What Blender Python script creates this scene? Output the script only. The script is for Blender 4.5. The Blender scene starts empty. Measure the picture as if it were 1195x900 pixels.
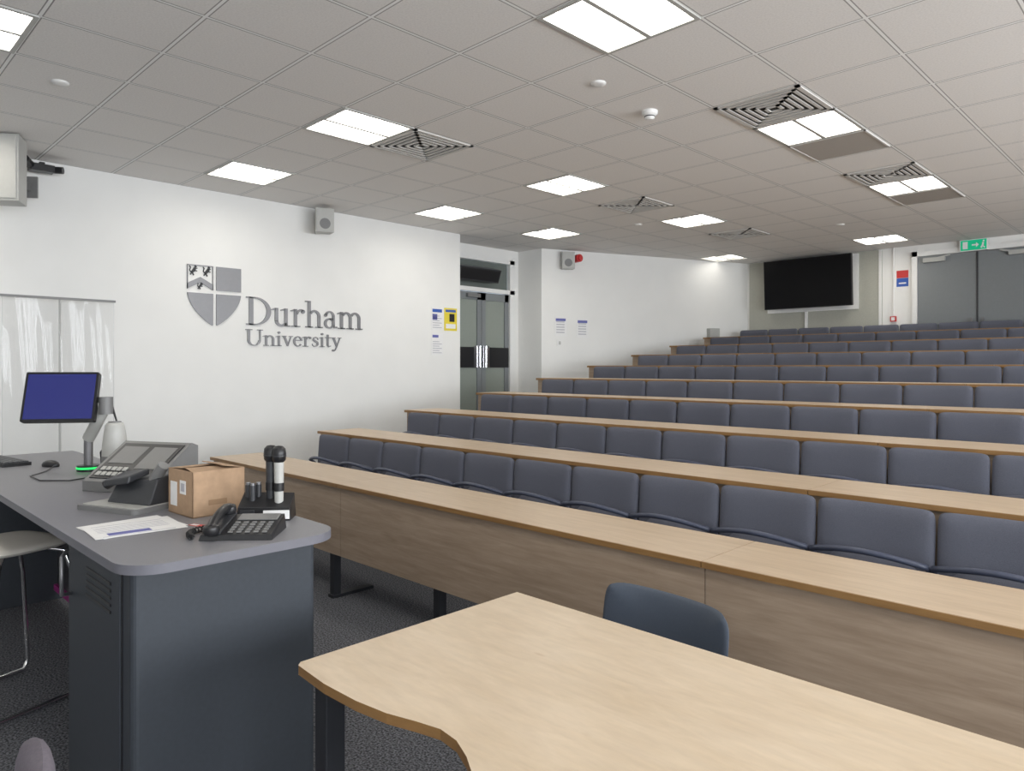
import bpy, math, random
from mathutils import Matrix, Vector
random.seed(3)
pi=math.pi
# ------------------------------------------------------------------ materials
def nodes(name):
    m=bpy.data.materials.new(name); m.use_nodes=True
    nt=m.node_tree; b=nt.nodes['Principled BSDF']
    return m,nt,b
def mat(name,col,rough=.5,metal=0,noise=0,nscale=40,bump=0,emit=None,estr=0,trans=0,alpha=1,spec=None):
    m,nt,b=nodes(name)
    b.inputs['Base Color'].default_value=(*col,1)
    b.inputs['Roughness'].default_value=rough
    b.inputs['Metallic'].default_value=metal
    if spec is not None: b.inputs['Specular IOR Level'].default_value=spec
    if trans: b.inputs['Transmission Weight'].default_value=trans
    if alpha<1: b.inputs['Alpha'].default_value=alpha
    if emit:
        b.inputs['Emission Color'].default_value=(*emit,1); b.inputs['Emission Strength'].default_value=estr
    g=nt.nodes.new('ShaderNodeNewGeometry')
    n=nt.nodes.new('ShaderNodeTexNoise'); n.inputs['Scale'].default_value=nscale; n.inputs['Detail'].default_value=3
    nt.links.new(g.outputs['Position'],n.inputs['Vector'])
    r=nt.nodes.new('ShaderNodeValToRGB')
    k=noise if noise else .02
    r.color_ramp.elements[0].position=.3; r.color_ramp.elements[1].position=.7
    r.color_ramp.elements[0].color=(*[c*(1-k) for c in col],1)
    r.color_ramp.elements[1].color=(*[min(1,c*(1+k)) for c in col],1)
    nt.links.new(n.outputs['Fac'],r.inputs['Fac']); nt.links.new(r.outputs['Color'],b.inputs['Base Color'])
    if bump:
        bp=nt.nodes.new('ShaderNodeBump'); bp.inputs['Strength'].default_value=bump; bp.inputs['Distance'].default_value=.01
        nt.links.new(n.outputs['Fac'],bp.inputs['Height']); nt.links.new(bp.outputs['Normal'],b.inputs['Normal'])
    return m
def wood(name,c1,c2,rough=.4,sc=(1.2,14,14),knots=False):
    m,nt,b=nodes(name)
    g=nt.nodes.new('ShaderNodeNewGeometry'); mp=nt.nodes.new('ShaderNodeMapping')
    mp.inputs['Scale'].default_value=sc
    nt.links.new(g.outputs['Position'],mp.inputs['Vector'])
    n=nt.nodes.new('ShaderNodeTexNoise'); n.inputs['Scale'].default_value=2.2; n.inputs['Detail'].default_value=8; n.inputs['Roughness'].default_value=.65; n.inputs['Distortion'].default_value=.6
    nt.links.new(mp.outputs['Vector'],n.inputs['Vector'])
    r=nt.nodes.new('ShaderNodeValToRGB')
    r.color_ramp.elements[0].position=.3; r.color_ramp.elements[1].position=.72
    r.color_ramp.elements[0].color=(*c1,1); r.color_ramp.elements[1].color=(*c2,1)
    nt.links.new(n.outputs['Fac'],r.inputs['Fac'])
    n2=nt.nodes.new('ShaderNodeTexNoise'); n2.inputs['Scale'].default_value=9; n2.inputs['Detail'].default_value=4
    nt.links.new(mp.outputs['Vector'],n2.inputs['Vector'])
    mx=nt.nodes.new('ShaderNodeMixRGB'); mx.blend_type='MULTIPLY'; mx.inputs['Fac'].default_value=.22
    nt.links.new(r.outputs['Color'],mx.inputs['Color1']); nt.links.new(n2.outputs['Fac'],mx.inputs['Color2'])
    out=mx.outputs['Color']
    if knots:
        n3=nt.nodes.new('ShaderNodeTexVoronoi'); n3.inputs['Scale'].default_value=1.0
        mp3=nt.nodes.new('ShaderNodeMapping'); mp3.inputs['Scale'].default_value=(3.2,9,9); nt.links.new(g.outputs['Position'],mp3.inputs['Vector']); nt.links.new(mp3.outputs['Vector'],n3.inputs['Vector'])
        r3=nt.nodes.new('ShaderNodeValToRGB'); r3.color_ramp.elements[0].position=.03; r3.color_ramp.elements[1].position=.09
        r3.color_ramp.elements[0].color=(.72,.62,.5,1); r3.color_ramp.elements[1].color=(1,1,1,1)
        nt.links.new(n3.outputs['Distance'],r3.inputs['Fac'])
        m3=nt.nodes.new('ShaderNodeMixRGB'); m3.blend_type='MULTIPLY'; m3.inputs['Fac'].default_value=.6
        nt.links.new(out,m3.inputs['Color1']); nt.links.new(r3.outputs['Color'],m3.inputs['Color2']); out=m3.outputs['Color']
    nt.links.new(out,b.inputs['Base Color'])
    b.inputs['Roughness'].default_value=rough
    return m
def ceiling_mat():
    m,nt,b=nodes('ceiling_tiles')
    g=nt.nodes.new('ShaderNodeNewGeometry'); s=nt.nodes.new('ShaderNodeSeparateXYZ')
    nt.links.new(g.outputs['Position'],s.inputs[0])
    def M(op,a,bv=None):
        n=nt.nodes.new('ShaderNodeMath'); n.operation=op
        for i,v in enumerate((a,bv)):
            if v is None: continue
            if isinstance(v,(int,float)): n.inputs[i].default_value=v
            else: nt.links.new(v,n.inputs[i])
        return n.outputs[0]
    def d(axis,off):
        return M('PINGPONG',M('ADD',s.outputs[axis],off),.3)
    dm=M('MINIMUM',d('X',1.9+60),d('Y',-2.7+60))
    t=M('LESS_THAN',dm,.008); gap=M('LESS_THAN',dm,.0145)
    n=nt.nodes.new('ShaderNodeTexNoise'); n.inputs['Scale'].default_value=90; n.inputs['Detail'].default_value=4
    nt.links.new(g.outputs['Position'],n.inputs['Vector'])
    r=nt.nodes.new('ShaderNodeValToRGB'); r.color_ramp.elements[0].position=.25; r.color_ramp.elements[1].position=.6
    r.color_ramp.elements[0].color=(.73,.71,.69,1); r.color_ramp.elements[1].color=(.81,.79,.77,1)
    nt.links.new(n.outputs['Fac'],r.inputs['Fac'])
    m1=nt.nodes.new('ShaderNodeMixRGB'); nt.links.new(gap,m1.inputs['Fac']); nt.links.new(r.outputs['Color'],m1.inputs['Color1']); m1.inputs['Color2'].default_value=(.33,.32,.31,1)  # dark band beside the T-bars: shadow line painted into the tile colour
    m2=nt.nodes.new('ShaderNodeMixRGB'); nt.links.new(t,m2.inputs['Fac']); nt.links.new(m1.outputs['Color'],m2.inputs['Color1']); m2.inputs['Color2'].default_value=(.86,.86,.85,1)
    nt.links.new(m2.outputs['Color'],b.inputs['Base Color']); b.inputs['Roughness'].default_value=.9
    return m
def carpet_mat():
    m,nt,b=nodes('carpet')
    g=nt.nodes.new('ShaderNodeNewGeometry')
    n=nt.nodes.new('ShaderNodeTexNoise'); n.inputs['Scale'].default_value=110; n.inputs['Detail'].default_value=5
    nt.links.new(g.outputs['Position'],n.inputs['Vector'])
    r=nt.nodes.new('ShaderNodeValToRGB'); r.color_ramp.elements[0].position=.38; r.color_ramp.elements[1].position=.66
    r.color_ramp.elements[0].color=(.022,.024,.028,1); r.color_ramp.elements[1].color=(.20,.205,.23,1)
    nt.links.new(n.outputs['Fac'],r.inputs['Fac']); nt.links.new(r.outputs['Color'],b.inputs['Base Color'])
    bp=nt.nodes.new('ShaderNodeBump'); bp.inputs['Strength'].default_value=.6; bp.inputs['Distance'].default_value=.01
    nt.links.new(n.outputs['Fac'],bp.inputs['Height']); nt.links.new(bp.outputs['Normal'],b.inputs['Normal'])
    b.inputs['Roughness'].default_value=.95
    return m
WALL=mat('wall_paint',(.80,.80,.785),.7,noise=.015,nscale=3)
WHITE=mat('white_gloss',(.8,.8,.79),.35)
CEIL=ceiling_mat(); CARPET=carpet_mat()
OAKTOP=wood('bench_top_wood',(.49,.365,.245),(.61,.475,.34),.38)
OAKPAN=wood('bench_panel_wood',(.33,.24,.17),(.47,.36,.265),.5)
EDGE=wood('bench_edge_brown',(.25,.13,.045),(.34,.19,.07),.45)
MAPLE=wood('table_maple',(.59,.465,.325),(.68,.555,.415),.35,(1.5,6,6),knots=True)
SEAT=mat('seat_fabric',(.095,.101,.132),.85,noise=.12,nscale=300,bump=.15)
SEATSH=mat('seat_shell',(.06,.07,.11),.4)
DARKMET=mat('dark_metal',(.03,.032,.038),.4,.3)
CONS=mat('console_dark',(.038,.045,.056),.5,noise=.06,nscale=60)
CONTOP=mat('console_top',(.19,.19,.21),.42,noise=.05,nscale=200)
CONEDGE=mat('console_edge',(.15,.15,.175),.5)
BLACK=mat('black_plastic',(.012,.012,.014),.35)
DGREY=mat('dark_grey_plastic',(.035,.037,.042),.4)
MGREY=mat('mid_grey_plastic',(.18,.18,.18),.4)
LGREY=mat('light_grey_plastic',(.45,.45,.43),.45)
SILV=mat('brushed_silver',(.25,.25,.26),.5,.85)
CHROME=mat('chrome',(.75,.75,.76),.15,1)
SCREEN=mat('monitor_screen',(.01,.012,.05),.15,emit=(.018,.022,.13),estr=1.0)
TVSCR=mat('tv_screen',(.004,.004,.005),.3,spec=.15)
GREEN=mat('green_led',(.02,.5,.1),.4,emit=(.02,.9,.15),estr=1.2)
SIGNG=mat('exit_green',(.0,.35,.17),.4,emit=(0,.5,.25),estr=.4)
CARD=mat('cardboard',(.40,.265,.165),.8,noise=.08)
CARDIN=mat('cardboard_inside',(.30,.19,.11),.85)
PAPER=mat('paper',(.80,.80,.80),.6)
PAPERB=mat('print_blue',(.12,.13,.38),.6)
PAPERG=mat('print_grey',(.45,.45,.5),.6)
YEL=mat('poster_yellow',(.75,.62,.05),.5)
RED=mat('red',(.55,.03,.03),.4)
BLUE=mat('blue',(.03,.10,.42),.4)
PINK=mat('magenta_strip',(.35,.03,.22),.4)
MAUVE=mat('mauve_chair',(.13,.115,.14),.8,noise=.1,nscale=200)
CHAIRB=mat('chair_blue',(.06,.076,.105),.6,noise=.06,nscale=200)
BOARD=mat('pinboard',(.42,.42,.37),.85,noise=.05,nscale=80)
DOORG=mat('door_grey',(.20,.215,.225),.5)
GLASSG=mat('door_glass',(.14,.16,.15),.12)
GLASSL=mat('door_glass_leaf',(.27,.30,.27),.15)
VENT=mat('vent_metal',(.60,.585,.56),.5)
VENTB=mat('vent_beige',(.40,.37,.34),.7,noise=.25,nscale=250)
VDARK=mat('vent_dark',(.03,.028,.026),.8)
LAMP=mat('lamp_diffuser',(.9,.9,.88),.5,emit=(1,.955,.87),estr=11.5)
LAMPD=mat('lamp_diffuser_dim',(.9,.9,.88),.5,emit=(1,.955,.87),estr=3.5)
PLAST=mat('clear_plastic',(.60,.62,.63),.05,alpha=.20,spec=1.0)
PIPING=mat('banner_seam',(.6,.6,.6),.3)
CREAM=mat('stool_cream',(.62,.59,.54),.4)
# ------------------------------------------------------------------ mesh builder
class MB:
    def __init__(s): s.v=[];s.f=[];s.m=[];s.sm=[];s.mats=[];s.M=Matrix.Identity(4)
    def mi(s,m):
        if m not in s.mats: s.mats.append(m)
        return s.mats.index(m)
    def add(s,vs,fs,m,smooth=False):
        o=len(s.v); k=s.mi(m)
        s.v+= [s.M@Vector(p) for p in vs]
        for f in fs: s.f.append([i+o for i in f]); s.m.append(k); s.sm.append(smooth)
    def box(s,x0,y0,z0,x1,y1,z1,m):
        vs=[(x0,y0,z0),(x1,y0,z0),(x1,y1,z0),(x0,y1,z0),(x0,y0,z1),(x1,y0,z1),(x1,y1,z1),(x0,y1,z1)]
        s.add(vs,[(0,3,2,1),(4,5,6,7),(0,1,5,4),(1,2,6,5),(2,3,7,6),(3,0,4,7)],m)
    def hexa(s,vs,m): # 8 points bottom4 ccw, top4
        s.add(vs,[(0,3,2,1),(4,5,6,7),(0,1,5,4),(1,2,6,5),(2,3,7,6),(3,0,4,7)],m)
    def prism(s,pts,z0,z1,m,smooth=False,mside=None):
        n=len(pts)
        a=sum(pts[i][0]*pts[(i+1)%n][1]-pts[(i+1)%n][0]*pts[i][1] for i in range(n))
        if a<0: pts=pts[::-1]
        vs=[(p[0],p[1],z0) for p in pts]+[(p[0],p[1],z1) for p in pts]
        s.add(vs,[tuple(range(n-1,-1,-1)),tuple(range(n,2*n))],m)
        s.add(vs,[(i,(i+1)%n,n+(i+1)%n,n+i) for i in range(n)],mside or m,smooth)
    def rrect(s,x0,y0,x1,y1,r,seg=5):
        out=[]
        for cx,cy,a in ((x1-r,y1-r,0),(x0+r,y1-r,90),(x0+r,y0+r,180),(x1-r,y0+r,270)):
            for i in range(seg+1):
                t=math.radians(a+90*i/seg); out.append((cx+r*math.cos(t),cy+r*math.sin(t)))
        return out
    def cyl(s,p0,p1,r,m,seg=16,r2=None):
        p0=Vector(p0);p1=Vector(p1); r2=r if r2 is None else r2
        z=(p1-p0).normalized(); x=z.orthogonal().normalized(); y=z.cross(x)
        vs=[];
        for p,rr in ((p0,r),(p1,r2)):
            for i in range(seg):
                a=2*pi*i/seg; vs.append(p+x*rr*math.cos(a)+y*rr*math.sin(a))
        s.add(vs,[(i,(i+1)%seg,seg+(i+1)%seg,seg+i) for i in range(seg)],m,True)
        s.add(vs,[tuple(range(seg-1,-1,-1)),tuple(range(seg,2*seg))],m)
    def tube(s,path,r,m,seg=10):
        path=[Vector(p) for p in path]
        rings=[];prev=None
        for i,p in enumerate(path):
            d=(path[min(i+1,len(path)-1)]-path[max(i-1,0)]).normalized()
            x=(prev-d*prev.dot(d)).normalized() if prev is not None else d.orthogonal().normalized()
            prev=x; y=d.cross(x)
            rings.append([p+x*r*math.cos(2*pi*k/seg)+y*r*math.sin(2*pi*k/seg) for k in range(seg)])
        vs=[q for R in rings for q in R]; fs=[]
        for i in range(len(path)-1):
            for k in range(seg): fs.append((i*seg+k,i*seg+(k+1)%seg,(i+1)*seg+(k+1)%seg,(i+1)*seg+k))
        s.add(vs,fs,m,True)
        s.add(vs,[tuple(range(seg-1,-1,-1)),tuple(range(len(vs)-seg,len(vs)))],m)
    def lathe(s,prof,m,c=(0,0,0),seg=24):
        vs=[];n=len(prof)
        for r,z in prof:
            for k in range(seg): vs.append((c[0]+r*math.cos(2*pi*k/seg),c[1]+r*math.sin(2*pi*k/seg),c[2]+z))
        fs=[(i*seg+k,i*seg+(k+1)%seg,(i+1)*seg+(k+1)%seg,(i+1)*seg+k) for i in range(n-1) for k in range(seg)]
        s.add(vs,fs,m,True)
        s.add(vs,[tuple(range(seg-1,-1,-1)),tuple(range((n-1)*seg,n*seg))],m)
    def pad(s,w,h,th,m,curve=0,n=14,e=7,bend=0,taper=0):
        vs=[];fs=[]
        for side in (-1,1):
            for j in range(n+1):
                for i in range(n+1):
                    a=2*i/n-1;b=2*j/n-1
                    a=math.sin(a*pi/2); b=math.sin(b*pi/2)
                    mm=max(abs(a),abs(b)); L=(abs(a)**e+abs(b)**e)**(1/e) or 1
                    k=mm/L if L else 1
                    x=a*k*w/2*(1+taper*b);z=b*k*h/2
                    y=side*th/2*(1-mm**6)**.5
                    vs.append((x,y+curve*(-(a*a))+bend*b*b,z))
        N=(n+1)*(n+1)
        for j in range(n):
            for i in range(n):
                q=[j*(n+1)+i,j*(n+1)+i+1,(j+1)*(n+1)+i+1,(j+1)*(n+1)+i]
                fs.append(tuple(q)); fs.append(tuple(N+t for t in q[::-1]))
        s.add(vs,fs,m,True)
    def build(s,name,bevel=0,parent=None,coll=None):
        me=bpy.data.meshes.new(name); me.from_pydata([tuple(v) for v in s.v],[],s.f)
        for m in s.mats: me.materials.append(m)
        for i,p in enumerate(me.polygons): p.material_index=s.m[i]; p.use_smooth=s.sm[i]
        me.update()
        o=bpy.data.objects.new(name,me); bpy.context.scene.collection.objects.link(o)
        if bevel:
            b=o.modifiers.new('bevel','BEVEL'); b.width=bevel; b.segments=2; b.limit_method='ANGLE'; b.angle_limit=math.radians(40)
        if parent: o.parent=parent
        return o
def basis(ax,ay,az,o): # columns
    M=Matrix.Identity(4)
    for i,a in enumerate((ax,ay,az,o)):
        for r in range(3): M[r][i]=a[r]
    return M
def T(x,y,z,rz=0): return Matrix.Translation((x,y,z))@Matrix.Rotation(math.radians(rz),4,'Z')
def empty(name,loc=(0,0,0)):
    e=bpy.data.objects.new(name,None); bpy.context.scene.collection.objects.link(e); e.location=loc; return e
def simple_box(name,x0,y0,z0,x1,y1,z1,m,bevel=0):
    b=MB(); b.box(x0,y0,z0,x1,y1,z1,m); return b.build(name,bevel)
# ------------------------------------------------------------------ room shell
XL=-7.3; XR=4.1; YB=11.7; YF=-2.7; ZC=3.3
PX,PY=-7.3,8.0; CX=-5.84
def wx(y): return XL if y<=PY else PX+(CX-PX)*(y-PY)/(YB-PY)
simple_box('floor',-8.1,YF-.2,-.1,XR+.2,YB+.2,0,CARPET)
LIGHTS=[(-4.6,.6),(-6.4,.6),(-2.2,.6),(.2,.6),(2.6,.6),(-2.2,3),(-4.6,3),(-6.4,3),(.2,3),(2.6,3),(-2.2,5.4),(-4.6,5.4),(-6.4,5.4),(.2,5.4),(2.6,5.4),
            (-2.2,7.8),(-4.6,7.8),(-6.4,7.2),(.2,7.8),(2.6,7.8),(-5.8,10.8),(-3.4,10.8),(.2,10.8),(-4.6,-1.8),(0.2,-1.8)]
lk={(round((x+8.5-.3)/.6),round((y+2.7-.3)/.6)) for x,y in LIGHTS}
b=MB()
for i in range(21):
    for j in range(24):
        if (i,j) in lk: continue
        x0=-8.5+.6*i; y0=-2.7+.6*j
        b.add([(x0,y0,ZC),(x0+.6,y0,ZC),(x0+.6,y0+.6,ZC),(x0,y0+.6,ZC)],[(0,3,2,1)],CEIL)
b.box(-8.5,YF-.2,ZC+.12,XR+.2,YB+.2,ZC+.2,CEIL)
b.build('ceiling')
simple_box('wall_left',XL-.2,YF,0,XL,6.37,ZC,WALL)
b=MB()
b.box(-7.99,6.2,0,-7.79,6.55,ZC,WALL); b.box(-7.99,7.84,0,-7.79,8.2,ZC,WALL); b.box(-7.99,6.55,3.1,-7.79,7.84,ZC,WALL)
b.build('wall_recess')
b=MB(); b.prism([(XL,8.0),(CX,YB),(CX,YB+.2),(-7.79,YB+.2),(-7.79,8.0)],0,ZC,WALL); b.build('wall_left_rear')
b=MB(); b.box(CX,YB,0,XR,YB+.2,ZC,WALL); b.build('wall_back')
simple_box('wall_front',-7.5,YF-.2,0,XR+.2,YF,ZC,WALL)
b=MB()
b.box(XR,YF,0,XR+.2,YB,.9,WALL); b.box(XR,YF,2.9,XR+.2,YB,ZC,WALL)
wins=[(-2.0,.4),(1.0,3.4),(4.0,6.4),(7.0,9.4)]
ed=[YF]+[q for w in wins for q in w]+[YB]
for i in range(0,len(ed),2): b.box(XR,ed[i],.9,XR+.2,ed[i+1],2.9,WALL)
b.build('wall_right')
for i,(a,c) in enumerate(wins):  # unseen windows, added along this wall to brighten the room and rear ceiling
    b=MB()
    for y in (a,(a+c)/2-.03,c-.06): b.box(XR+.05,y,.9,XR+.12,y+.06,2.9,WHITE)
    b.box(XR+.05,a,.9,XR+.12,c,.96,WHITE); b.box(XR+.05,a,2.84,XR+.12,c,2.9,WHITE)
    b.build('window_%d'%(i+1))
    L=bpy.data.lights.new('daylight_%d'%(i+1),'AREA'); L.shape='RECTANGLE'; L.size=2.3; L.size_y=1.9; L.energy=185; L.color=(.93,.965,1.0)  # area light added behind each unseen window, tilted up to lift the ceiling
    o=bpy.data.objects.new('daylight_window_light_%d'%(i+1),L); bpy.context.scene.collection.objects.link(o)
    o.location=(XR+.25,(a+c)/2,1.9); o.rotation_euler=(pi/2+.25,0,pi/2)
# tiers
P=.985; RISE=.152; Y1=2.43; Z1=.765
def yn(n): return Y1+P*(n-1)
b=MB()
for n in range(2,10):
    y0=yn(n); y1=yn(n+1) if n<9 else YB
    zb=0
    pts=[(wx(y0),y0)]
    if y0<PY<y1: pts.append((XL,PY))
    pts+=[(wx(y1),y1),(XR,y1),(XR,y0)]
    b.prism(pts,zb,RISE*(n-1),CARPET)
b.box(-7.79,6.55,0,XL,7.84,.61,CARPET)
for n in range(2,10):
    b.box(wx(yn(n))+.02,yn(n)-.004,RISE*(n-1)-.03,-5.95,yn(n)+.03,RISE*(n-1)+.004,DGREY)
b.build('tiered_floor')
simple_box('baseboard_left',XL,YF,0,XL+.015,6.37,.1,WHITE)
# ------------------------------------------------------------------ benches
XS=-5.9; XE=2.6; SEAMS=[-3.97,-1.40,1.17]
def bench(n):
    b=MB(); y=yn(n); z=Z1+RISE*(n-1); fl=RISE*(n-1)
    ed=[XS]+SEAMS+[XE]; g=.002
    for i in range(len(ed)-1):
        a,c=ed[i]+g,ed[i+1]-g
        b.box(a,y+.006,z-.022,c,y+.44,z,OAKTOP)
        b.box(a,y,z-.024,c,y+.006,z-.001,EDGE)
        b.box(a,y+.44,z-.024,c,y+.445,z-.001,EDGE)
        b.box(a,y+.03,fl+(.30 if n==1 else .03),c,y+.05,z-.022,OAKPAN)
    b.box(XS-.004,y,z-.024,XS,y+.445,z-.001,EDGE)
    x=-4.12-1.07
    while x<XE:
        b.box(x-.025,y+.06,fl,x+.025,y+.11,z-.03,DARKMET)
        b.box(x-.03,y+.05,fl,x+.03,y+.36,fl+.02,DARKMET)
        b.box(x-.02,y+.06,z-.06,x+.02,y+.38,z-.022,DARKMET)
        x+=1.07
    return b.build('lecture_bench_desk')
for n in range(1,10): bench(n)
# ------------------------------------------------------------------ seats
b=MB()
b.M=Matrix.Translation((0,0,-.215))@Matrix.Rotation(math.radians(-4),4,'X'); b.pad(.483,.43,.06,SEAT,curve=.018,e=14,n=16)
b.M=Matrix.Translation((0,.03,-.215))@Matrix.Rotation(math.radians(-4),4,'X'); b.pad(.46,.40,.03,SEATSH,curve=.018,e=12)
b.M=Matrix.Translation((0,-.085,-.40))@Matrix.Rotation(math.radians(-10),4,'X'); b.pad(.465,.40,.07,SEAT,curve=-.03,e=4,bend=.02,n=16)
b.M=Matrix.Identity(4)
arc=[(-.238,-.02,-.34),(-.238,-.06,-.25)]+[(-.23+.46*i/16,-.11-.055*math.sin(pi*i/16),-.215+.035*math.sin(pi*i/16)) for i in range(17)]+[(.238,-.06,-.25),(.238,-.02,-.34)]
b.tube(arc,.013,SEATSH)
b.box(-.03,-.02,-.82,.03,.03,-.4,DARKMET); b.box(-.05,-.1,-.83,.05,.06,-.815,DARKMET)
seat0=b.build('seat_0'); seat_me=seat0.data; bpy.data.objects.remove(seat0)
for n in range(1,10):
    yy=yn(n+1)-.07; zt=Z1+RISE*n-.012
    e=empty('auditorium_seat_row',(0,yy,zt))
    i=0; x=-5.735+.245
    while x<XE-.2:
        o=bpy.data.objects.new('seat_%d'%(i+1),seat_me); bpy.context.scene.collection.objects.link(o)
        o.parent=e; o.location=(x,0,0)
        i+=1; x+=.49
# ------------------------------------------------------------------ ceiling fixtures
def light(x,y):
    b=MB(); z=ZC; lm=LAMPD if (x<-5.5 and y>10) else LAMP
    for a in (-.3,.276): b.box(x+a,y-.3,z-.008,x+a+.024,y+.3,z+.11,LGREY)
    for a in (-.3,.276): b.box(x-.276,y+a,z-.008,x+.276,y+a+.024,z+.11,LGREY)
    b.box(x-.014,y-.276,z-.010,x+.014,y+.276,z+.05,LGREY)
    b.box(x-.3,y-.3,z+.10,x+.3,y+.3,z+.115,WHITE)
    for s in (-1,1):
        x0=x+s*.014; x1=x+s*.276; n=8; vs=[]
        for i in range(n+1):
            t=i/n; xx=x0+(x1-x0)*t; zz=z+.055-.045*math.sin(pi*t)**.8
            vs+=[(xx,y-.276,zz),(xx,y+.276,zz)]
        b.add(vs,[(2*i,2*i+1,2*i+3,2*i+2) if s>0 else (2*i,2*i+2,2*i+3,2*i+1) for i in range(n)],lm,True)
    b.build('ceiling_light_panel')
for x,y in LIGHTS: light(x,y)
def vent(x,y):
    b=MB(); z=ZC
    b.box(x-.285,y-.285,z-.003,x+.285,y+.285,z-.001,VDARK)
    for k in range(6):
        r=.297-.048*k; w=.022 if k else .03
        lo=z-.012; hi=z-.002
        b.box(x-r,y-r,lo,x+r,y-r+w,hi,VENT); b.box(x-r,y+r-w,lo,x+r,y+r,hi,VENT)
        b.box(x-r,y-r,lo,x-r+w,y+r,hi,VENT); b.box(x+r-w,y-r,lo,x+r,y+r,hi,VENT)
    b.build('ceiling_air_vent')
for p in [(-4.6,3.6),(-4.6,6.6),(-4.6,9.0),(-2.2,4.8),(-2.2,7.2)]: vent(*p)
for x,y in [(-2.2,6.0),(-2.2,8.4)]:
    b=MB(); b.box(x-.29,y-.29,ZC-.008,x+.29,y+.29,ZC,VENTB)
    for a in (-.295,.28): b.box(x+a,y-.295,ZC-.012,x+a+.015,y+.295,ZC,VENT); b.box(x-.295,y+a,ZC-.012,x+.295,y+a+.015,ZC,VENT)
    b.build('ceiling_return_grille')
b=MB(); b.lathe([(.055,0),(.055,-.02),(.045,-.03),(.035,-.035),(.035,-.05),(.02,-.06)],WHITE,(-2.85,4.25,ZC)); b.lathe([(.037,0),(.037,-.006)],VDARK,(-2.85,4.25,ZC-.036)); b.build('smoke_detector')
for x,y in [(-5.2,1.2),(-2.8,3.6),(-3.4,9.3),(-5.2,7.5)]:
    b=MB(); b.lathe([(.05,0),(.048,-.008),(.03,-.012),(.02,-.014)],WHITE,(x,y,ZC)); b.build('ceiling_sensor')
# ------------------------------------------------------------------ wall sign
ROT=basis((0,1,0),(0,0,1),(1,0,0),(0,0,0))
def stroke(b,pts,w,z0,z1,m):
    for q in stk(pts,w): b.prism(q,z0,z1,m)
def ring(cx,cy,rxo,ryo,rxi,ryi,a0,a1,n=20):
    out=[]
    for i in range(n):
        t0=math.radians(a0+(a1-a0)*i/n);t1=math.radians(a0+(a1-a0)*(i+1)/n)
        out.append([(cx+rxo*math.cos(t0),cy+ryo*math.sin(t0)),(cx+rxo*math.cos(t1),cy+ryo*math.sin(t1)),(cx+rxi*math.cos(t1),cy+ryi*math.sin(t1)),(cx+rxi*math.cos(t0),cy+ryi*math.sin(t0))])
    return out
def rc(a,b_,c,d): return [(a,b_),(c,b_),(c,d),(a,d)]
def circ(cx,cy,r): return [(cx+r*math.cos(2*pi*i/12),cy+r*math.sin(2*pi*i/12)) for i in range(12)]
def stk(pts,w):
    n=len(pts); L=[];R=[]
    for i,p in enumerate(pts):
        a=pts[max(i-1,0)];c=pts[min(i+1,n-1)]
        dx,dy=c[0]-a[0],c[1]-a[1]; l=math.hypot(dx,dy) or 1
        ww=(w[i] if isinstance(w,(list,tuple)) else w)/2
        L.append((p[0]-dy/l*ww,p[1]+dx/l*ww)); R.append((p[0]+dy/l*ww,p[1]-dx/l*ww))
    return [[R[i],R[i+1],L[i+1],L[i]] for i in range(n-1)]
def foot(x,w=.30): return [rc(x-w/2,0,x+w/2,.045)]
def xs(x): return [[(x-.15,.60),(x,.66),(x+.02,.66),(x+.02,.58),(x-.15,.57)]]
def arch(x0,x1):
    cx=(x0+x1)/2; rx=(x1-x0)/2
    return ring(cx,.42,rx,.25,rx-.12,.17,0,150)+[rc(x1-.12,0,x1,.43)]+foot(x1-.06)
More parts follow.
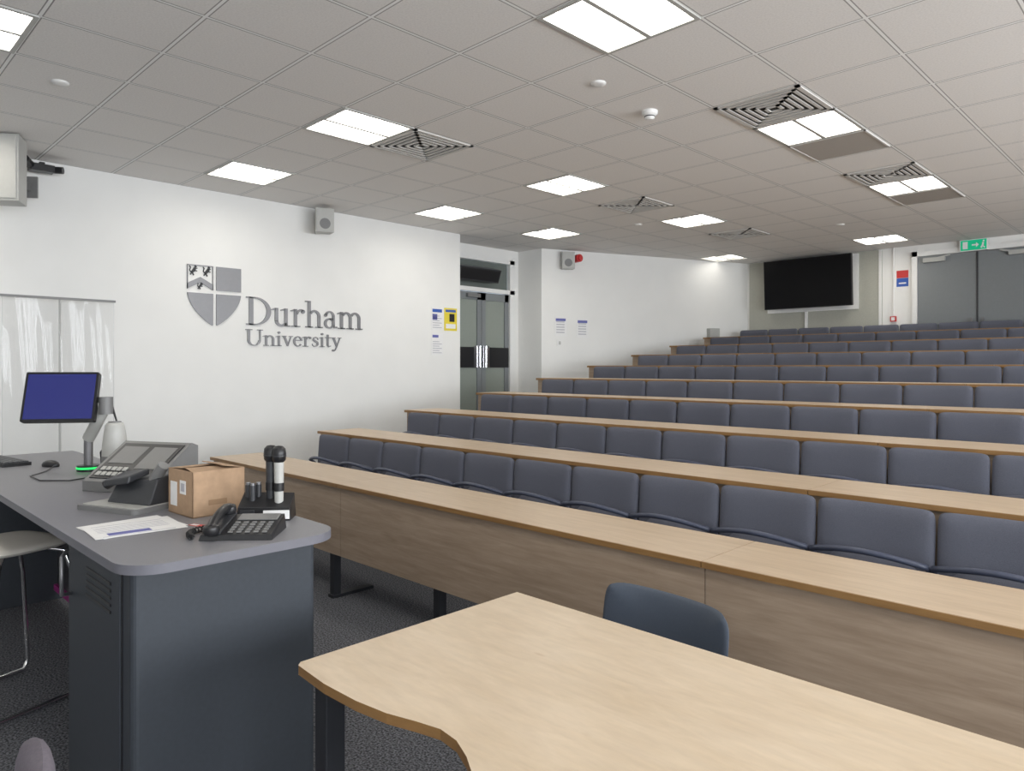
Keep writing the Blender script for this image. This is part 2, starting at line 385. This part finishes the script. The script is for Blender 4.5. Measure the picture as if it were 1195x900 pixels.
G={
'D':(.93,[rc(.1,0,.25,1),rc(0,0,.32,.05),rc(0,.95,.32,1)]+ring(.30,.5,.58,.5,.42,.45,-90,90)),
'u':(.70,[rc(.09,.18,.21,.66)]+xs(.1)+ring(.33,.21,.24,.22,.12,.14,180,330)+[rc(.44,0,.56,.66)]+xs(.45)+[rc(.5,0,.66,.045)]),
'r':(.53,[rc(.10,0,.22,.66)]+xs(.12)+foot(.17,.34)+ring(.37,.42,.2,.25,.12,.17,60,165)+[circ(.45,.58,.075)]),
'h':(.72,[rc(.10,0,.22,1),rc(0,.95,.15,1)]+foot(.16)+arch(.12,.61)),
'n':(.72,[rc(.10,0,.22,.66)]+xs(.12)+foot(.16)+arch(.12,.61)),
'm':(1.10,[rc(.10,0,.22,.66)]+xs(.12)+foot(.16)+arch(.12,.59)+arch(.49,.97)),
'a':(.60,ring(.26,.46,.21,.21,.10,.15,0,165)+[circ(.1,.5,.065),rc(.36,.08,.47,.47)]+ring(.25,.19,.22,.2,.11,.14,40,320)+stk([(.40,.38),(.22,.36)],.05)+stk([(.42,.12),(.46,.04),(.57,.05)],.07)),
'U':(.96,[rc(.1,.3,.24,1),rc(0,.95,.36,1)]+ring(.46,.32,.36,.34,.22,.28,180,360)+[rc(.74,.3,.82,1),rc(.62,.95,.94,1)]),
'i':(.33,[rc(.10,0,.22,.66),circ(.16,.86,.08)]+xs(.12)+foot(.16)),
'v':(.62,[[(.06,.64),(.20,.64),(.38,.12),(.30,0)],[(.30,0),(.36,0),(.56,.64),(.50,.64)],rc(0,.615,.26,.66),rc(.4,.615,.64,.66)]),
'e':(.60,ring(.31,.33,.27,.34,.15,.28,15,325)+[rc(.12,.37,.57,.42)]),
's':(.50,stk([(.40,.47),(.37,.58),(.25,.63),(.13,.57),(.12,.46),(.24,.37),(.36,.29),(.39,.17),(.31,.06),(.18,.03),(.07,.09),(.05,.2)],[.05,.06,.07,.09,.11,.13,.13,.11,.09,.07,.06,.05])),
't':(.42,[rc(.12,.1,.24,.84),rc(0,.61,.38,.66)]+stk([(.18,.12),(.24,.03),(.38,.08)],[.11,.09,.04])),
'y':(.62,[[(.06,.64),(.20,.64),(.38,.12),(.30,0)],rc(0,.615,.26,.66),rc(.4,.615,.64,.66)]+stk([(.54,.64),(.32,.0),(.24,-.2),(.12,-.26)],.065)+[circ(.1,-.22,.07)]),
}
def word(b,w,y0,z0,width,cap):
    tot=sum(G[c][0] for c in w); sx=width/tot; x=y0
    for c in w:
        for p in G[c][1]: b.prism([(x+q[0]*sx,z0+q[1]*cap) for q in p],XL+.002,XL+.014,SILV)
        x+=G[c][0]*sx
sign=empty('university_wall_sign',(0,0,0))
b=MB(); b.M=ROT; word(b,'Durham',3.38,1.95,1.45,.30); word(b,'University',3.375,1.735,1.15,.17); b.build('lettering',parent=sign)
b=MB(); b.M=ROT
cy,top,H2,W2=3.05,2.53,.61,.275
def hw(t): return W2 if t<.42 else W2*math.cos((t-.42)/.58*pi/2)**.75
def shp(side,t0,t1,gap,inset=0):
    n=16; tt=[t0+(t1-t0)*i/n for i in range(n+1)]
    o=[(cy+side*max(gap,hw(t)-inset),top-H2*t) for t in tt]
    return [(cy+side*gap,top-H2*t0)]+o+[(cy+side*gap,top-H2*t1)]
g=.016
b.prism(shp(1,0,.40,g),XL+.002,XL+.014,SILV)
b.prism(shp(1,.46,.985,g),XL+.002,XL+.014,SILV)
b.prism(shp(-1,.46,.985,g),XL+.002,XL+.014,SILV)
x0=cy-W2;x1=cy-g;z1=top;z0=top-H2*.40
for q in (rc(x0,z0,x0+.008,z1),rc(x0,z1-.008,x1,z1),rc(x1-.008,z0,x1,z1)): b.prism(q,XL+.002,XL+.014,SILV)
xm=(x0+x1)/2
b.prism([(x0,z0+.0),(x0,z0+.055),(xm,z0+.125),(xm,z0+.07)],XL+.002,XL+.014,SILV)
b.prism([(xm,z0+.07),(xm,z0+.125),(x1,z0+.055),(x1,z0+.0)],XL+.002,XL+.014,SILV)
def lion(cx,cz,s=1):
    for p,w in (([(-.02,-.02),(0,.0),(.012,.025)],[.018,.026,.02]),([(.012,.03),(.02,.042)],.022),([(-.018,-.02),(-.03,-.04)],.01),([(-.012,-.02),(.0,-.045)],.01),([(.01,.015),(.032,.022)],.008),([(.005,.0),(.03,-.004)],.008),([(-.022,-.018),(-.036,.0),(-.028,.025),(-.038,.04)],.007)):
        stroke(b,[(cx+q[0]*s,cz+q[1]*s) for q in p],w if not isinstance(w,list) else [i*s for i in w],XL+.002,XL+.014,BLACK)
lion(x0+.065,z1-.058,1.1);lion(x1-.06,z1-.058,1.1);lion(xm,z0+.035,.75)
b.build('shield_crest',parent=sign)
# ------------------------------------------------------------------ posters
def on_left(name,y0,z0,y1,z1,base,extra=[]):
    b=MB(); b.M=ROT; b.prism(rc(y0,z0,y1,z1),XL+.001,XL+.005,base)
    for (a,c,d,e,m) in extra: b.prism(rc(y0+a*(y1-y0),z0+c*(z1-z0),y0+d*(y1-y0),z0+e*(z1-z0)),XL+.004,XL+.0065,m)
    return b.build(name)
lines=[(.12,.1+.1*k,.88-.2*(k%2),.13+.1*k,PAPERG) for k in range(6)]
on_left('notice_poster',5.87,1.99,6.07,2.29,PAPER,lines+[(.1,.78,.9,.92,BLUE),(.1,.45,.5,.7,PAPERB)])
on_left('notice_poster',6.09,1.99,6.31,2.29,YEL,[(.12,.1,.88,.3,PAPER),(.4,.4,.8,.75,BLACK),(.1,.82,.9,.93,BLUE)])
on_left('notice_poster',5.87,1.66,6.07,1.95,PAPER,lines+[(.1,.8,.6,.92,PAPERB)])
dirv=Vector((CX-PX,YB-PY,0)).normalized(); nrm=Vector((dirv.y,-dirv.x,0))
OB=basis(dirv,(0,0,1),nrm,(PX,PY,0))
for s0,z0,w,h in ((.22,1.98,.21,.30),(.60,1.96,.21,.30)):
    b=MB(); b.M=OB; b.prism(rc(s0,z0,s0+w,z0+h),.001,.005,PAPER)
    for k in range(5): b.prism(rc(s0+.03,z0+.05+.04*k,s0+w-.04,z0+.065+.04*k),.004,.006,PAPERG)
    b.prism(rc(s0+.02,z0+h-.07,s0+w-.02,z0+h-.03),.004,.006,PAPERB)
    b.build('notice_poster')
b=MB(); b.M=OB; b.prism(rc(.26,1.83,.35,1.92),0,.01,WHITE); b.prism(rc(.29,1.85,.32,1.90),.01,.016,LGREY); b.build('light_switch')
b=MB(); b.M=OB; b.prism(b.rrect(3.1,2.0,3.3,2.16,.01),0,.09,LGREY); b.prism(rc(3.12,2.02,3.28,2.14),.09,.094,LGREY); b.build('wall_junction_box')
# ------------------------------------------------------------------ side double door
d=empty('door_1')
b=MB(); X=-7.79
b.box(X-.02,6.50,.6,X+.04,6.58,3.14,WHITE); b.box(X-.02,7.78,.6,X+.04,7.88,3.14,WHITE); b.box(X-.02,6.5,3.08,X+.04,7.88,3.16,WHITE); b.box(X-.02,6.5,2.62,X+.04,7.88,2.68,WHITE)
b.box(X-.05,6.58,2.68,X-.03,7.78,3.08,GLASSG); b.build('frame',parent=d)
b=MB()
for y0,y1 in ((6.585,7.205),(7.215,7.775)):
    b.box(X-.03,y0,.62,X+.01,y0+.08,2.61,DOORG); b.box(X-.03,y1-.08,.62,X+.01,y1,2.61,DOORG)
    b.box(X-.03,y0,2.5,X+.01,y1,2.61,DOORG); b.box(X-.03,y0,.62,X+.01,y1,.85,DOORG)
    b.box(X-.02,y0,.8,X-.01,y1,2.55,GLASSL); b.box(X-.02,y0,1.5,X+.012,y1,1.8,BLACK)
b.box(X+.012,7.06,1.5,X+.02,7.19,1.82,CHROME); b.box(X+.012,7.23,1.5,X+.02,7.36,1.82,CHROME)
b.cyl((X+.05,7.15,1.5),(X+.05,7.15,1.82),.012,CHROME); b.cyl((X+.05,7.27,1.5),(X+.05,7.27,1.82),.012,CHROME)
b.box(X+.01,6.9,2.53,X+.06,7.15,2.58,MGREY)
b.build('leaves',parent=d)
b=MB(); b.M=T(-7.66,7.05,2.86)@Matrix.Rotation(math.radians(20),4,'Y'); b.box(-.05,-.42,-.1,.05,.38,.1,DGREY); b.box(.05,-.40,-.08,.055,.36,.08,BLACK); b.M=Matrix.Identity(4); b.box(-7.79,6.8,2.9,-7.68,6.86,2.96,BLACK); b.box(-7.79,7.2,2.9,-7.68,7.26,2.96,BLACK); b.build('air_curtain_heater',.006)
# ------------------------------------------------------------------ back wall
BK=basis((1,0,0),(0,0,1),(0,-1,0),(0,YB,0))
b=MB(); b.M=BK; b.prism(rc(-5.79,1.3,-3.66,3.29),.002,.03,BOARD)
b.prism(rc(-3.70,1.3,-3.66,3.29),.03,.04,WHITE); b.build('pinboard_panel')
b=MB(); b.M=BK@Matrix.Translation((-4.72,2.86,.2))@Matrix.Rotation(math.radians(3),4,'X')
b.prism(b.rrect(-.70,-.40,.70,.40,.01),0,.05,BLACK); b.prism(rc(-.69,-.388,.69,.39),.05,.052,TVSCR)
b.prism(rc(-.3,-.25,.3,.25),-.06,0,BLACK)
b.M=BK; b.prism(rc(-5.45,2.41,-3.99,3.27),.032,.06,WHITE); b.prism(rc(-5.0,2.6,-4.6,3.0),.05,.17,DARKMET)
b.prism(rc(-4.82,1.9,-4.78,2.42),.032,.06,WHITE)
b.build('wall_television')
d=empty('door_2')
b=MB(); b.M=BK
b.prism(rc(-3.24,1.21,-3.17,3.2),0,.05,WHITE); b.prism(rc(-1.66,1.21,-1.59,3.2),0,.05,WHITE); b.prism(rc(-3.24,3.13,-1.59,3.2),0,.05,WHITE); b.build('frame',parent=d)
b=MB(); b.M=BK
for a,c in ((-3.165,-2.42),(-2.41,-1.665)):
    b.prism(rc(a,1.22,c,3.125),0,.035,DOORG)
    s=a+.08 if a<-3 else c-.38
    b.prism(rc(s,3.03,s+.28,3.09),.035,.09,LGREY); stroke(b,[(s+.1,3.06),(s+.35 if a<-3 else s-.1,3.11)],.02,.09,.1,LGREY)
for s in (-2.50,-2.36): b.prism(rc(s,1.95,s+.03,2.2),.035,.06,SILV)
b.prism(rc(-2.425,1.22,-2.405,3.125),.03,.045,DGREY)
b.build('leaves',parent=d)
b=MB(); b.M=BK; b.prism(rc(-2.62,3.13,-2.28,3.29),.05,.09,WHITE); b.prism(rc(-2.605,3.14,-2.295,3.28),.09,.093,SIGNG)
b.prism(rc(-2.58,3.16,-2.52,3.26),.093,.095,PAPER); b.prism([(-2.47,3.2),(-2.47,3.22),(-2.42,3.22),(-2.42,3.245),(-2.385,3.21),(-2.42,3.175),(-2.42,3.2)],.093,.095,PAPER)
stroke(b,[(-2.36,3.16),(-2.34,3.2),(-2.335,3.235)],.022,.093,.095,PAPER); b.prism(circ(-2.33,3.255,.012),.093,.095,PAPER); stroke(b,[(-2.34,3.19),(-2.315,3.16)],.014,.093,.095,PAPER)
b.build('fire_exit_sign')
b=MB(); b.M=BK; b.prism(rc(-3.46,2.84,-3.30,2.95),0,.006,RED); b.prism(rc(-3.46,2.71,-3.30,2.835),0,.006,BLUE); b.prism(rc(-3.43,2.75,-3.33,2.77),.006,.007,PAPER); b.prism(rc(-3.46,2.65,-3.30,2.705),0,.006,PAPER); b.build('safety_notice')
b=MB(); b.cyl((-3.50,YB-.015,2.28),(-3.50,YB-.015,ZC),.01,WHITE); b.M=BK; b.prism(rc(-3.54,2.19,-3.46,2.27),0,.04,RED); b.prism(rc(-3.525,2.205,-3.475,2.255),.04,.042,PAPER); b.build('fire_alarm_call_point')
# ------------------------------------------------------------------ wall speakers
def speaker(name,M,w,h,dp,red=False):
    b=MB(); b.M=M
    b.prism([(-w/2,0),(w/2,0),(w/2*.8,dp),(-w/2*.8,dp)],-h/2,h/2,LGREY)
    b.box(-w/2+.012,-.006,-h/2+.012,w/2-.012,0,h/2-.012,LGREY)
    b.cyl((0,-.007,-h*.15),(0,-.004,-h*.15),w*.30,MGREY,20)
    b.box(-.02,dp,-.03,.02,dp+.10,.03,BLACK); b.box(-.04,dp+.09,-.06,.04,dp+.105,.06,BLACK)
    return b.build(name,.006)
speaker('wall_speaker',T(-7.03,4.16,3.13,70),.2,.26,.15)
speaker('wall_speaker',T(-7.03,8.31,3.13,50),.2,.26,.13)
b=MB(); b.cyl((-7.06,8.50,3.17),(-6.94,8.47,3.17),.06,RED); b.cyl((-6.94,8.47,3.17),(-6.91,8.46,3.17),.045,RED,r2=.03); b.box(-7.15,8.47,3.13,-7.05,8.53,3.21,WHITE); b.build('alarm_beacon')
b=MB(); b.M=T(-6.66,1.07,3.03,55)
b.prism([(-.2,0),(.2,0),(.16,.22),(-.16,.22)],-.25,.26,LGREY); b.box(-.185,-.008,-.235,.185,0,.245,LGREY); b.box(-.03,.22,-.05,.03,.60,.02,MGREY); b.box(-.08,.58,-.1,.08,.60,.08,MGREY); b.build('wall_speaker',.01)
b=MB(); b.box(-7.3,1.50,3.22,-7.16,1.54,3.26,BLACK); b.box(-7.2,1.42,3.17,-7.1,1.60,3.23,BLACK); b.cyl((-7.12,1.42,3.21),(-7.02,1.36,3.23),.035,BLACK); b.cyl((-7.15,1.58,3.2),(-7.1,1.66,3.2),.03,BLACK); b.build('camera_bracket',.004)
# ------------------------------------------------------------------ pull-up plastic banner
b=MB(); y0,y1=1.22,2.06; X=-7.10
n=90; vs=[]; zs=[.08,.4,.8,1.2,1.5,1.8,2.0,2.09]; kz=[.4,.8,1,1.1,1,.9,.7,.2]
for i in range(n+1):
    t=i/n; y=y0+(y1-y0)*t
    for z,k in zip(zs,kz):
        w=.030*math.sin(t*14+z*.9)*abs(math.sin(t*6+z*.7))+.007*math.sin(t*43+z*3)
        w+=.025*math.exp(-((t-.5)/.05)**2)*.6
        vs.append((X+w*k,y,z))
K=len(zs)
b.add(vs,[(K*i+j,K*i+K+j,K*i+K+1+j,K*i+1+j) for i in range(n) for j in range(K-1)],PLAST,True)
b.box(X-.012,y0-.01,2.085,X+.012,y1+.01,2.105,MGREY); b.box(X-.05,y0-.02,0,X+.05,y1+.02,.08,LGREY)
for yy in (y0,y1-.006): b.box(X-.001,yy,.08,X+.001,yy+.006,2.09,PIPING)
b.cyl((X-.04,1.645,.05),(X-.04,1.645,2.1),.009,LGREY)
b.build('pull_up_banner_stand')
# ------------------------------------------------------------------ lectern console
ZT=.95
b=MB()
def corner(cx,cy_,r,a0,a1,n=8): return [(cx+r*math.cos(math.radians(a0+(a1-a0)*i/n)),cy_+r*math.sin(math.radians(a0+(a1-a0)*i/n))) for i in range(n+1)]
top=[(-5.4,.64)]+[(-2.95,.64)]+corner(-2.225,.76,.12,-90,0)+corner(-2.225,1.20,.12,0,90)+[(-5.4,1.32)]
b.prism(top,ZT-.006,ZT,CONTOP,mside=CONEDGE); b.prism([(p[0],p[1]) for p in top],ZT-.028,ZT-.006,CONEDGE,True)
body=[(-2.92,.70)]+corner(-2.27,.72,.02,-90,0,4)+corner(-2.27,1.275,.02,0,90,4)+[(-2.92,1.295)]
b.prism(body,.04,ZT-.028,CONS); b.prism([(p[0]*.995-.01,p[1]) for p in body],0,.04,PINK)
b.box(-5.38,1.22,.06,-2.92,1.25,ZT-.028,DGREY); b.box(-5.4,.68,0,-5.36,1.27,ZT-.028,CONS); b.box(-5.38,1.20,.06,-2.92,1.22,.10,PINK)
b.box(-2.88,.694,.07,-2.34,.70,ZT-.06,CONS); b.box(-2.335,.696,.07,-2.33,.701,ZT-.06,BLACK)
for k in range(5): b.box(-2.68,.690,.83-.022*k,-2.42,.695,.84-.022*k,BLACK)
b.tube([(-2.86,.68,.86),(-2.82,.655,.85),(-2.80,.65,.80),(-2.80,.65,.77),(-2.82,.655,.72),(-2.86,.69,.71)],.007,SILV)
b.build('lectern_console',.003)
# monitor
b=MB(); C=Vector((-4.25,.98,1.35)); nv=Vector((.80,-.55,.30)).normalized(); rt=Vector((.0,0,1)).cross(nv).normalized(); up=nv.cross(rt)
Mm=basis(rt,up,nv,C); b.M=Mm
b.prism(b.rrect(-.172,-.132,.172,.132,.008),-.035,0,BLACK); b.prism(rc(-.16,-.118,.16,.12),0,.0015,SCREEN); b.prism(rc(-.06,-.06,.06,.06),-.07,-.035,DGREY)
b.M=Matrix.Identity(4)
back=C-nv*.07; base=Vector((-4.29,1.12,ZT))
el=Vector((-4.17,1.17,1.30))
b.cyl(back,el,.026,LGREY); b.cyl(el+Vector((0,0,-.045)),el+Vector((0,0,.045)),.035,MGREY)
b.cyl(el,base+Vector((0,0,.17)),.030,LGREY); b.cyl(base,base+Vector((0,0,.2)),.022,SILV); b.cyl(base,base+Vector((0,0,.03)),.055,DARKMET); b.cyl(base+Vector((0,0,.012)),base+Vector((0,0,.022)),.057,GREEN)
b.tube([el+Vector((0,.03,.0)),el+Vector((.04,.05,-.12)),base+Vector((.07,.04,.1)),base+Vector((.06,.05,.005))],.005,BLACK)
b.build('touchscreen_monitor_on_arm',.002)
b=MB(); b.lathe([(.045,0),(.057,.01),(.062,.06),(.060,.10)],MGREY,(-4.02,1.17,ZT)); b.lathe([(.060,.10),(.058,.15),(.050,.22),(.045,.25),(.036,.268),(.01,.272)],LGREY,(-4.02,1.17,ZT)); b.lathe([(.03,0),(.03,.004)],MGREY,(-4.02,1.17,ZT+.270)); b.build('cylindrical_desktop_speaker')
b=MB(); b.M=T(-4.98,.86,ZT,8); b.box(-.22,-.07,0,.22,.07,.018,BLACK)
for r in range(5):
    for k in range(15): b.box(-.21+.028*k,-.06+.025*r,.018,-.186+.028*k,-.039+.025*r,.024,DGREY)
b.build('computer_keyboard')
b=MB()
b.M=T(-4.62,1.02,ZT,20)@Matrix.Diagonal((1.7,1,1,1)); b.lathe([(.033,0),(.035,.01),(.030,.024),(.018,.033),(.004,.036)],BLACK)
b.M=Matrix.Identity(4); b.tube([(-4.56,1.02,ZT+.006),(-4.4,.95,ZT+.004),(-4.25,.85,ZT+.004),(-4.05,.85,ZT+.004),(-3.95,.95,ZT+.004),(-4.0,1.06,ZT+.004)],.003,BLACK)
b.build('computer_mouse')
# control panel wedge
b=MB(); b.M=T(-3.50,1.13,ZT+.001,28)
w=.19
prof=[(-.14,0),(.14,0),(.14,.185),(.10,.20),(-.14,.045)]
vs=[(-w,y,z) for y,z in prof]+[(w,y,z) for y,z in prof]
b.add(vs,[(4,3,2,1,0),(5,6,7,8,9),(5,6,1,0),(6,7,2,1),(7,8,3,2),(8,9,4,3),(9,5,0,4)],MGREY)
sl=math.atan2(.155,.24)
b.M=b.M@Matrix.Translation((0,-.14,.045))@Matrix.Rotation(sl,4,'X')
b.box(-.17,.02,0,.17,.265,.004,BLACK); b.box(.02,.09,.004,.15,.24,.006,MGREY); b.box(-.15,.12,.004,-.01,.24,.006,MGREY)
for i in range(5):
    for j in range(2): b.box(-.15+.03*i,.035+.035*j,.004,-.128+.03*i,.058+.035*j,.009,LGREY)
b.build('av_control_panel',.003)
# desktop document camera
b=MB(); b.M=T(-3.05,.94,ZT,22)
b.prism(b.rrect(-.16,-.11,.16,.11,.02),0,.018,MGREY); b.prism(b.rrect(-.145,-.095,.145,.095,.015),.018,.021,LGREY)
b.M=T(-3.03,.955,ZT+.02,22)
b.hexa([(-.11,-.04,0),(.12,-.04,0),(.12,.08,0),(-.11,.08,0),(-.10,.0,.075),(.12,.0,.10),(.12,.08,.115),(-.10,.08,.09)],DGREY)
b.hexa([(-.12,-.05,.06),(.02,-.05,.08),(.02,.05,.105),(-.12,.05,.085),(-.12,-.045,.085),(.02,-.045,.11),(.02,.05,.13),(-.12,.05,.11)],DGREY)
b.cyl((.08,.02,.09),(.13,.02,.15),.022,MGREY); b.cyl((-.12,0,.08),(-.15,-.01,.06),.02,BLACK)
b.build('document_camera',.006)
# cardboard box
b=MB(); b.M=T(-2.655,1.03,ZT,0)@Matrix.Rotation(math.radians(3),4,'Z'); W,D,Hh,t=.205,.20,.168,.004
b.box(-W,0,0,0,t,Hh,CARD); b.box(-W,D-t,0,0,D,Hh,CARD); b.box(-W,0,0,-W+t,D,Hh,CARD); b.box(-t,0,0,0,D,Hh,CARD); b.box(-W,0,0,0,D,t,CARDIN)
b.hexa([(-W,D-t,Hh),(0,D-t,Hh),(0,D,Hh),(-W,D,Hh),(-W+.02,D-.08,Hh+.012),(-.02,D-.08,Hh+.012),(-.02,D-.08,Hh+.015),(-W+.02,D-.08,Hh+.015)],CARD)
b.add([(-W,0,Hh),(-W,D,Hh),(-W+.085,D-.02,Hh+.006),(-W+.085,.01,Hh+.004)],[(0,1,2,3)],CARD)
b.add([(0,0,Hh),(0,D,Hh),(-.085,D-.02,Hh+.003),(-.085,.01,Hh+.008)],[(0,3,2,1)],CARD)
b.box(-W+.02,-.001,.03,-W+.075,0,.12,PAPER); b.box(-W+.10,-.001,.08,-W+.15,0,.13,PAPER); b.box(-W+.11,-.0015,.09,-W+.14,-.001,.12,PAPERG)
b.box(0,.06,.04,.001,.13,.06,CARDIN)
b.build('cardboard_box')
# microphones in charging dock
b=MB(); b.M=T(-2.475,1.225,ZT,50)
b.hexa([(-.095,-.05,0),(.095,-.05,0),(.095,.05,0),(-.095,.05,0),(-.09,-.045,.05),(.09,-.045,.045),(.09,.045,.085),(-.09,.045,.09)],BLACK)
b.box(.0,-.053,.006,.092,-.050,.038,PAPER); b.box(-.08,-.055,.02,-.03,-.05,.04,DGREY)
for x,y,m in ((.010,.02,DGREY),(.045,-.005,LGREY)):
    b.cyl((x,y,.05),(x,y,.205),.0155,m,r2=.018); b.cyl((x,y,.10),(x,y,.13),.0185,BLACK)
    b.lathe([(.018,0),(.024,.008),(.0255,.03),(.023,.048),(.014,.058),(.003,.06)],BLACK,(x,y,.205))
    b.cyl((x,y,.226),(x,y,.230),.0262,DGREY)
for x,y in ((-.07,.02),(-.05,.0),(-.035,.025)):
    b.cyl((x,y,.06),(x,y,.12),.011,DGREY); b.cyl((x,y,.12),(x,y,.128),.009,SILV)
b.build('wireless_microphone_dock',.002)
# phone
b=MB(); b.M=T(-2.29,1.055,ZT,48)
b.hexa([(-.115,-.09,0),(.115,-.09,0),(.115,.09,0),(-.115,.09,0),(-.11,-.085,.018),(.11,-.085,.018),(.11,.085,.05),(-.11,.085,.05)],BLACK)
sl=math.atan2(.032,.17); B0=b.M
b.M=B0@Matrix.Translation((0,-.085,.0185))@Matrix.Rotation(sl,4,'X')
b.box(-.03,.115,0,.10,.165,.004,MGREY)
for i in range(5):
    for j in range(5): b.box(-.03+.027*i,.012+.019*j,0,-.014+.027*i,.022+.019*j,.004,MGREY)
b.box(-.10,.0,.0,-.05,.17,.006,DGREY)
b.tube([(-.075,-.005,.022),(-.075,.03,.034),(-.075,.09,.038),(-.075,.14,.034),(-.075,.175,.022)],.015,BLACK)
b.lathe([(.022,0),(.026,.01),(.022,.026),(.01,.03)],BLACK,(-.075,.0,.004)); b.lathe([(.022,0),(.026,.01),(.022,.026),(.01,.03)],BLACK,(-.075,.17,.004))
b.M=B0
b.tube([(-.135-.03*math.sin(t*pi/80)+ .009*math.cos(t*.9), -.09+.0018*t, .012+.009*math.sin(t*.9)) for t in range(0,80)],.003,BLACK,6)
b.build('desk_telephone',.002)
# papers
b=MB(); b.M=T(-2.66,.84,ZT,4); b.box(-.14,-.14,0,.11,.13,.0015,PAPER); b.M=T(-2.63,.835,ZT+.0015,-4); b.box(-.14,-.145,0,.10,.135,.0012,PAPER)
b.box(.03,-.1,.0012,.07,.03,.0016,PAPERB); b.box(.08,-.12,.0012,.085,.1,.0016,PAPERG); b.box(-.1,-.12,.0012,-.095,.1,.0016,PAPERG)
for k in range(5): b.box(-.07+.02*k,-.12,.0012,-.065+.02*k,.1,.0015,PAPERG)
b.build('paper_sheets')
b=MB(); b.M=T(-2.53,1.0,ZT,20); b.box(-.035,-.012,0,.035,.012,.001,RED); b.box(-.03,-.008,.001,.0,.008,.0014,PAPER); b.build('red_label_slip')
# ------------------------------------------------------------------ front table
b=MB()
front=[(-1.71,.94),(-1.695,.925),(-1.55,.915),(-1.42,.92),(-1.32,.935),(-1.24,.96),(-1.18,.975),(-1.12,.968),(-1.06,.942),(-1.0,.905),(-.9,.86),(-.78,.84),(-.5,.84),(-.10,.84)]
tp=front+[(-.10,1.755),(-1.715,1.755)]
ZTb=.73
b.prism(tp,ZTb-.024,ZTb,MAPLE,mside=EDGE)
for x,y in ((-1.64,.985),(-1.64,1.68),(-.18,.95),(-.18,1.68)): b.box(x-.028,y-.028,0,x+.028,y+.028,ZTb-.024,DARKMET)
b.box(-1.62,1.66,ZTb-.07,-.2,1.69,ZTb-.024,DARKMET); b.box(-1.655,1.0,ZTb-.07,-1.625,1.68,ZTb-.024,DARKMET); b.box(-.195,1.0,ZTb-.07,-.165,1.68,ZTb-.024,DARKMET); b.box(-1.62,1.08,ZTb-.07,-.2,1.11,ZTb-.024,DARKMET)
b.build('meeting_table',.003)
# ------------------------------------------------------------------ chairs
def chair(name,M,m,zt,w=.5,cv=.055,e=8,th=.04):
    b=MB(); B=M
    b.M=B@Matrix.Translation((0,.20,zt-.19))@Matrix.Rotation(math.radians(-8),4,'X'); b.pad(w,.38,th,m,curve=cv,e=e,n=18)
    b.M=B@Matrix.Translation((0,-.03,.45))@Matrix.Rotation(math.radians(90),4,'X'); b.pad(w-.03,.46,.05,m,e=5,bend=0)
    b.M=B
    for s in (-1,1):
        b.tube([(s*.21,-.22,0.01),(s*.20,-.17,.42),(s*.15,.0,.43),(s*.19,.17,.42),(s*.21,.24,.01)],.011,CHROME)
    b.tube([(-.12,.15,.42),(-.13,.20,.5),(-.13,.215,.56)],.012,CHROME); b.tube([(.12,.15,.42),(.13,.20,.5),(.13,.215,.56)],.012,CHROME)
    return b.build(name)
chair('stacking_chair',T(-1.32,1.86,0,-4),CHAIRB,.742,.5)
chair('stacking_chair',T(-1.285,.04,0,-17),MAUVE,.90,.42,.03,6,.055)
# ------------------------------------------------------------------ stool
b=MB(); b.M=T(-3.9,.70,0,20)
b.M=b.M@Matrix.Translation((0,0,.70))@Matrix.Rotation(pi/2,4,'X'); b.pad(.42,.38,.045,CREAM,e=4); b.M=T(-3.9,.70,0,20)
for s in (-1,1):
    b.tube([(s*.10,-.08,.68),(s*.17,-.14,.66),(s*.20,-.18,.5),(s*.23,-.22,.06),(s*.23,-.20,.015),(s*.23,.0,.012),(s*.23,.20,.015),(s*.23,.22,.06),(s*.20,.18,.5),(s*.17,.14,.66),(s*.10,.08,.68)],.010,CHROME)
b.tube([(-.225,-.21,.25),(.225,-.21,.25)],.009,CHROME)
b.build('bar_stool')
# ------------------------------------------------------------------ world, camera
w=bpy.data.worlds.new('world'); bpy.context.scene.world=w; w.use_nodes=True
bg=w.node_tree.nodes['Background']; bg.inputs[0].default_value=(.75,.87,1,1); bg.inputs[1].default_value=.8
cam=bpy.data.cameras.new('camera'); co=bpy.data.objects.new('camera',cam); bpy.context.scene.collection.objects.link(co)
co.location=(0,0,1.5); co.rotation_euler=(pi/2,0,math.radians(44.74))
cam.sensor_width=36; cam.lens=835/1195*36; cam.shift_y=-21/1195; cam.clip_start=.05
bpy.context.scene.camera=co
vs=bpy.context.scene.view_settings
vs.view_transform='Standard'; vs.look='None'; vs.exposure=0
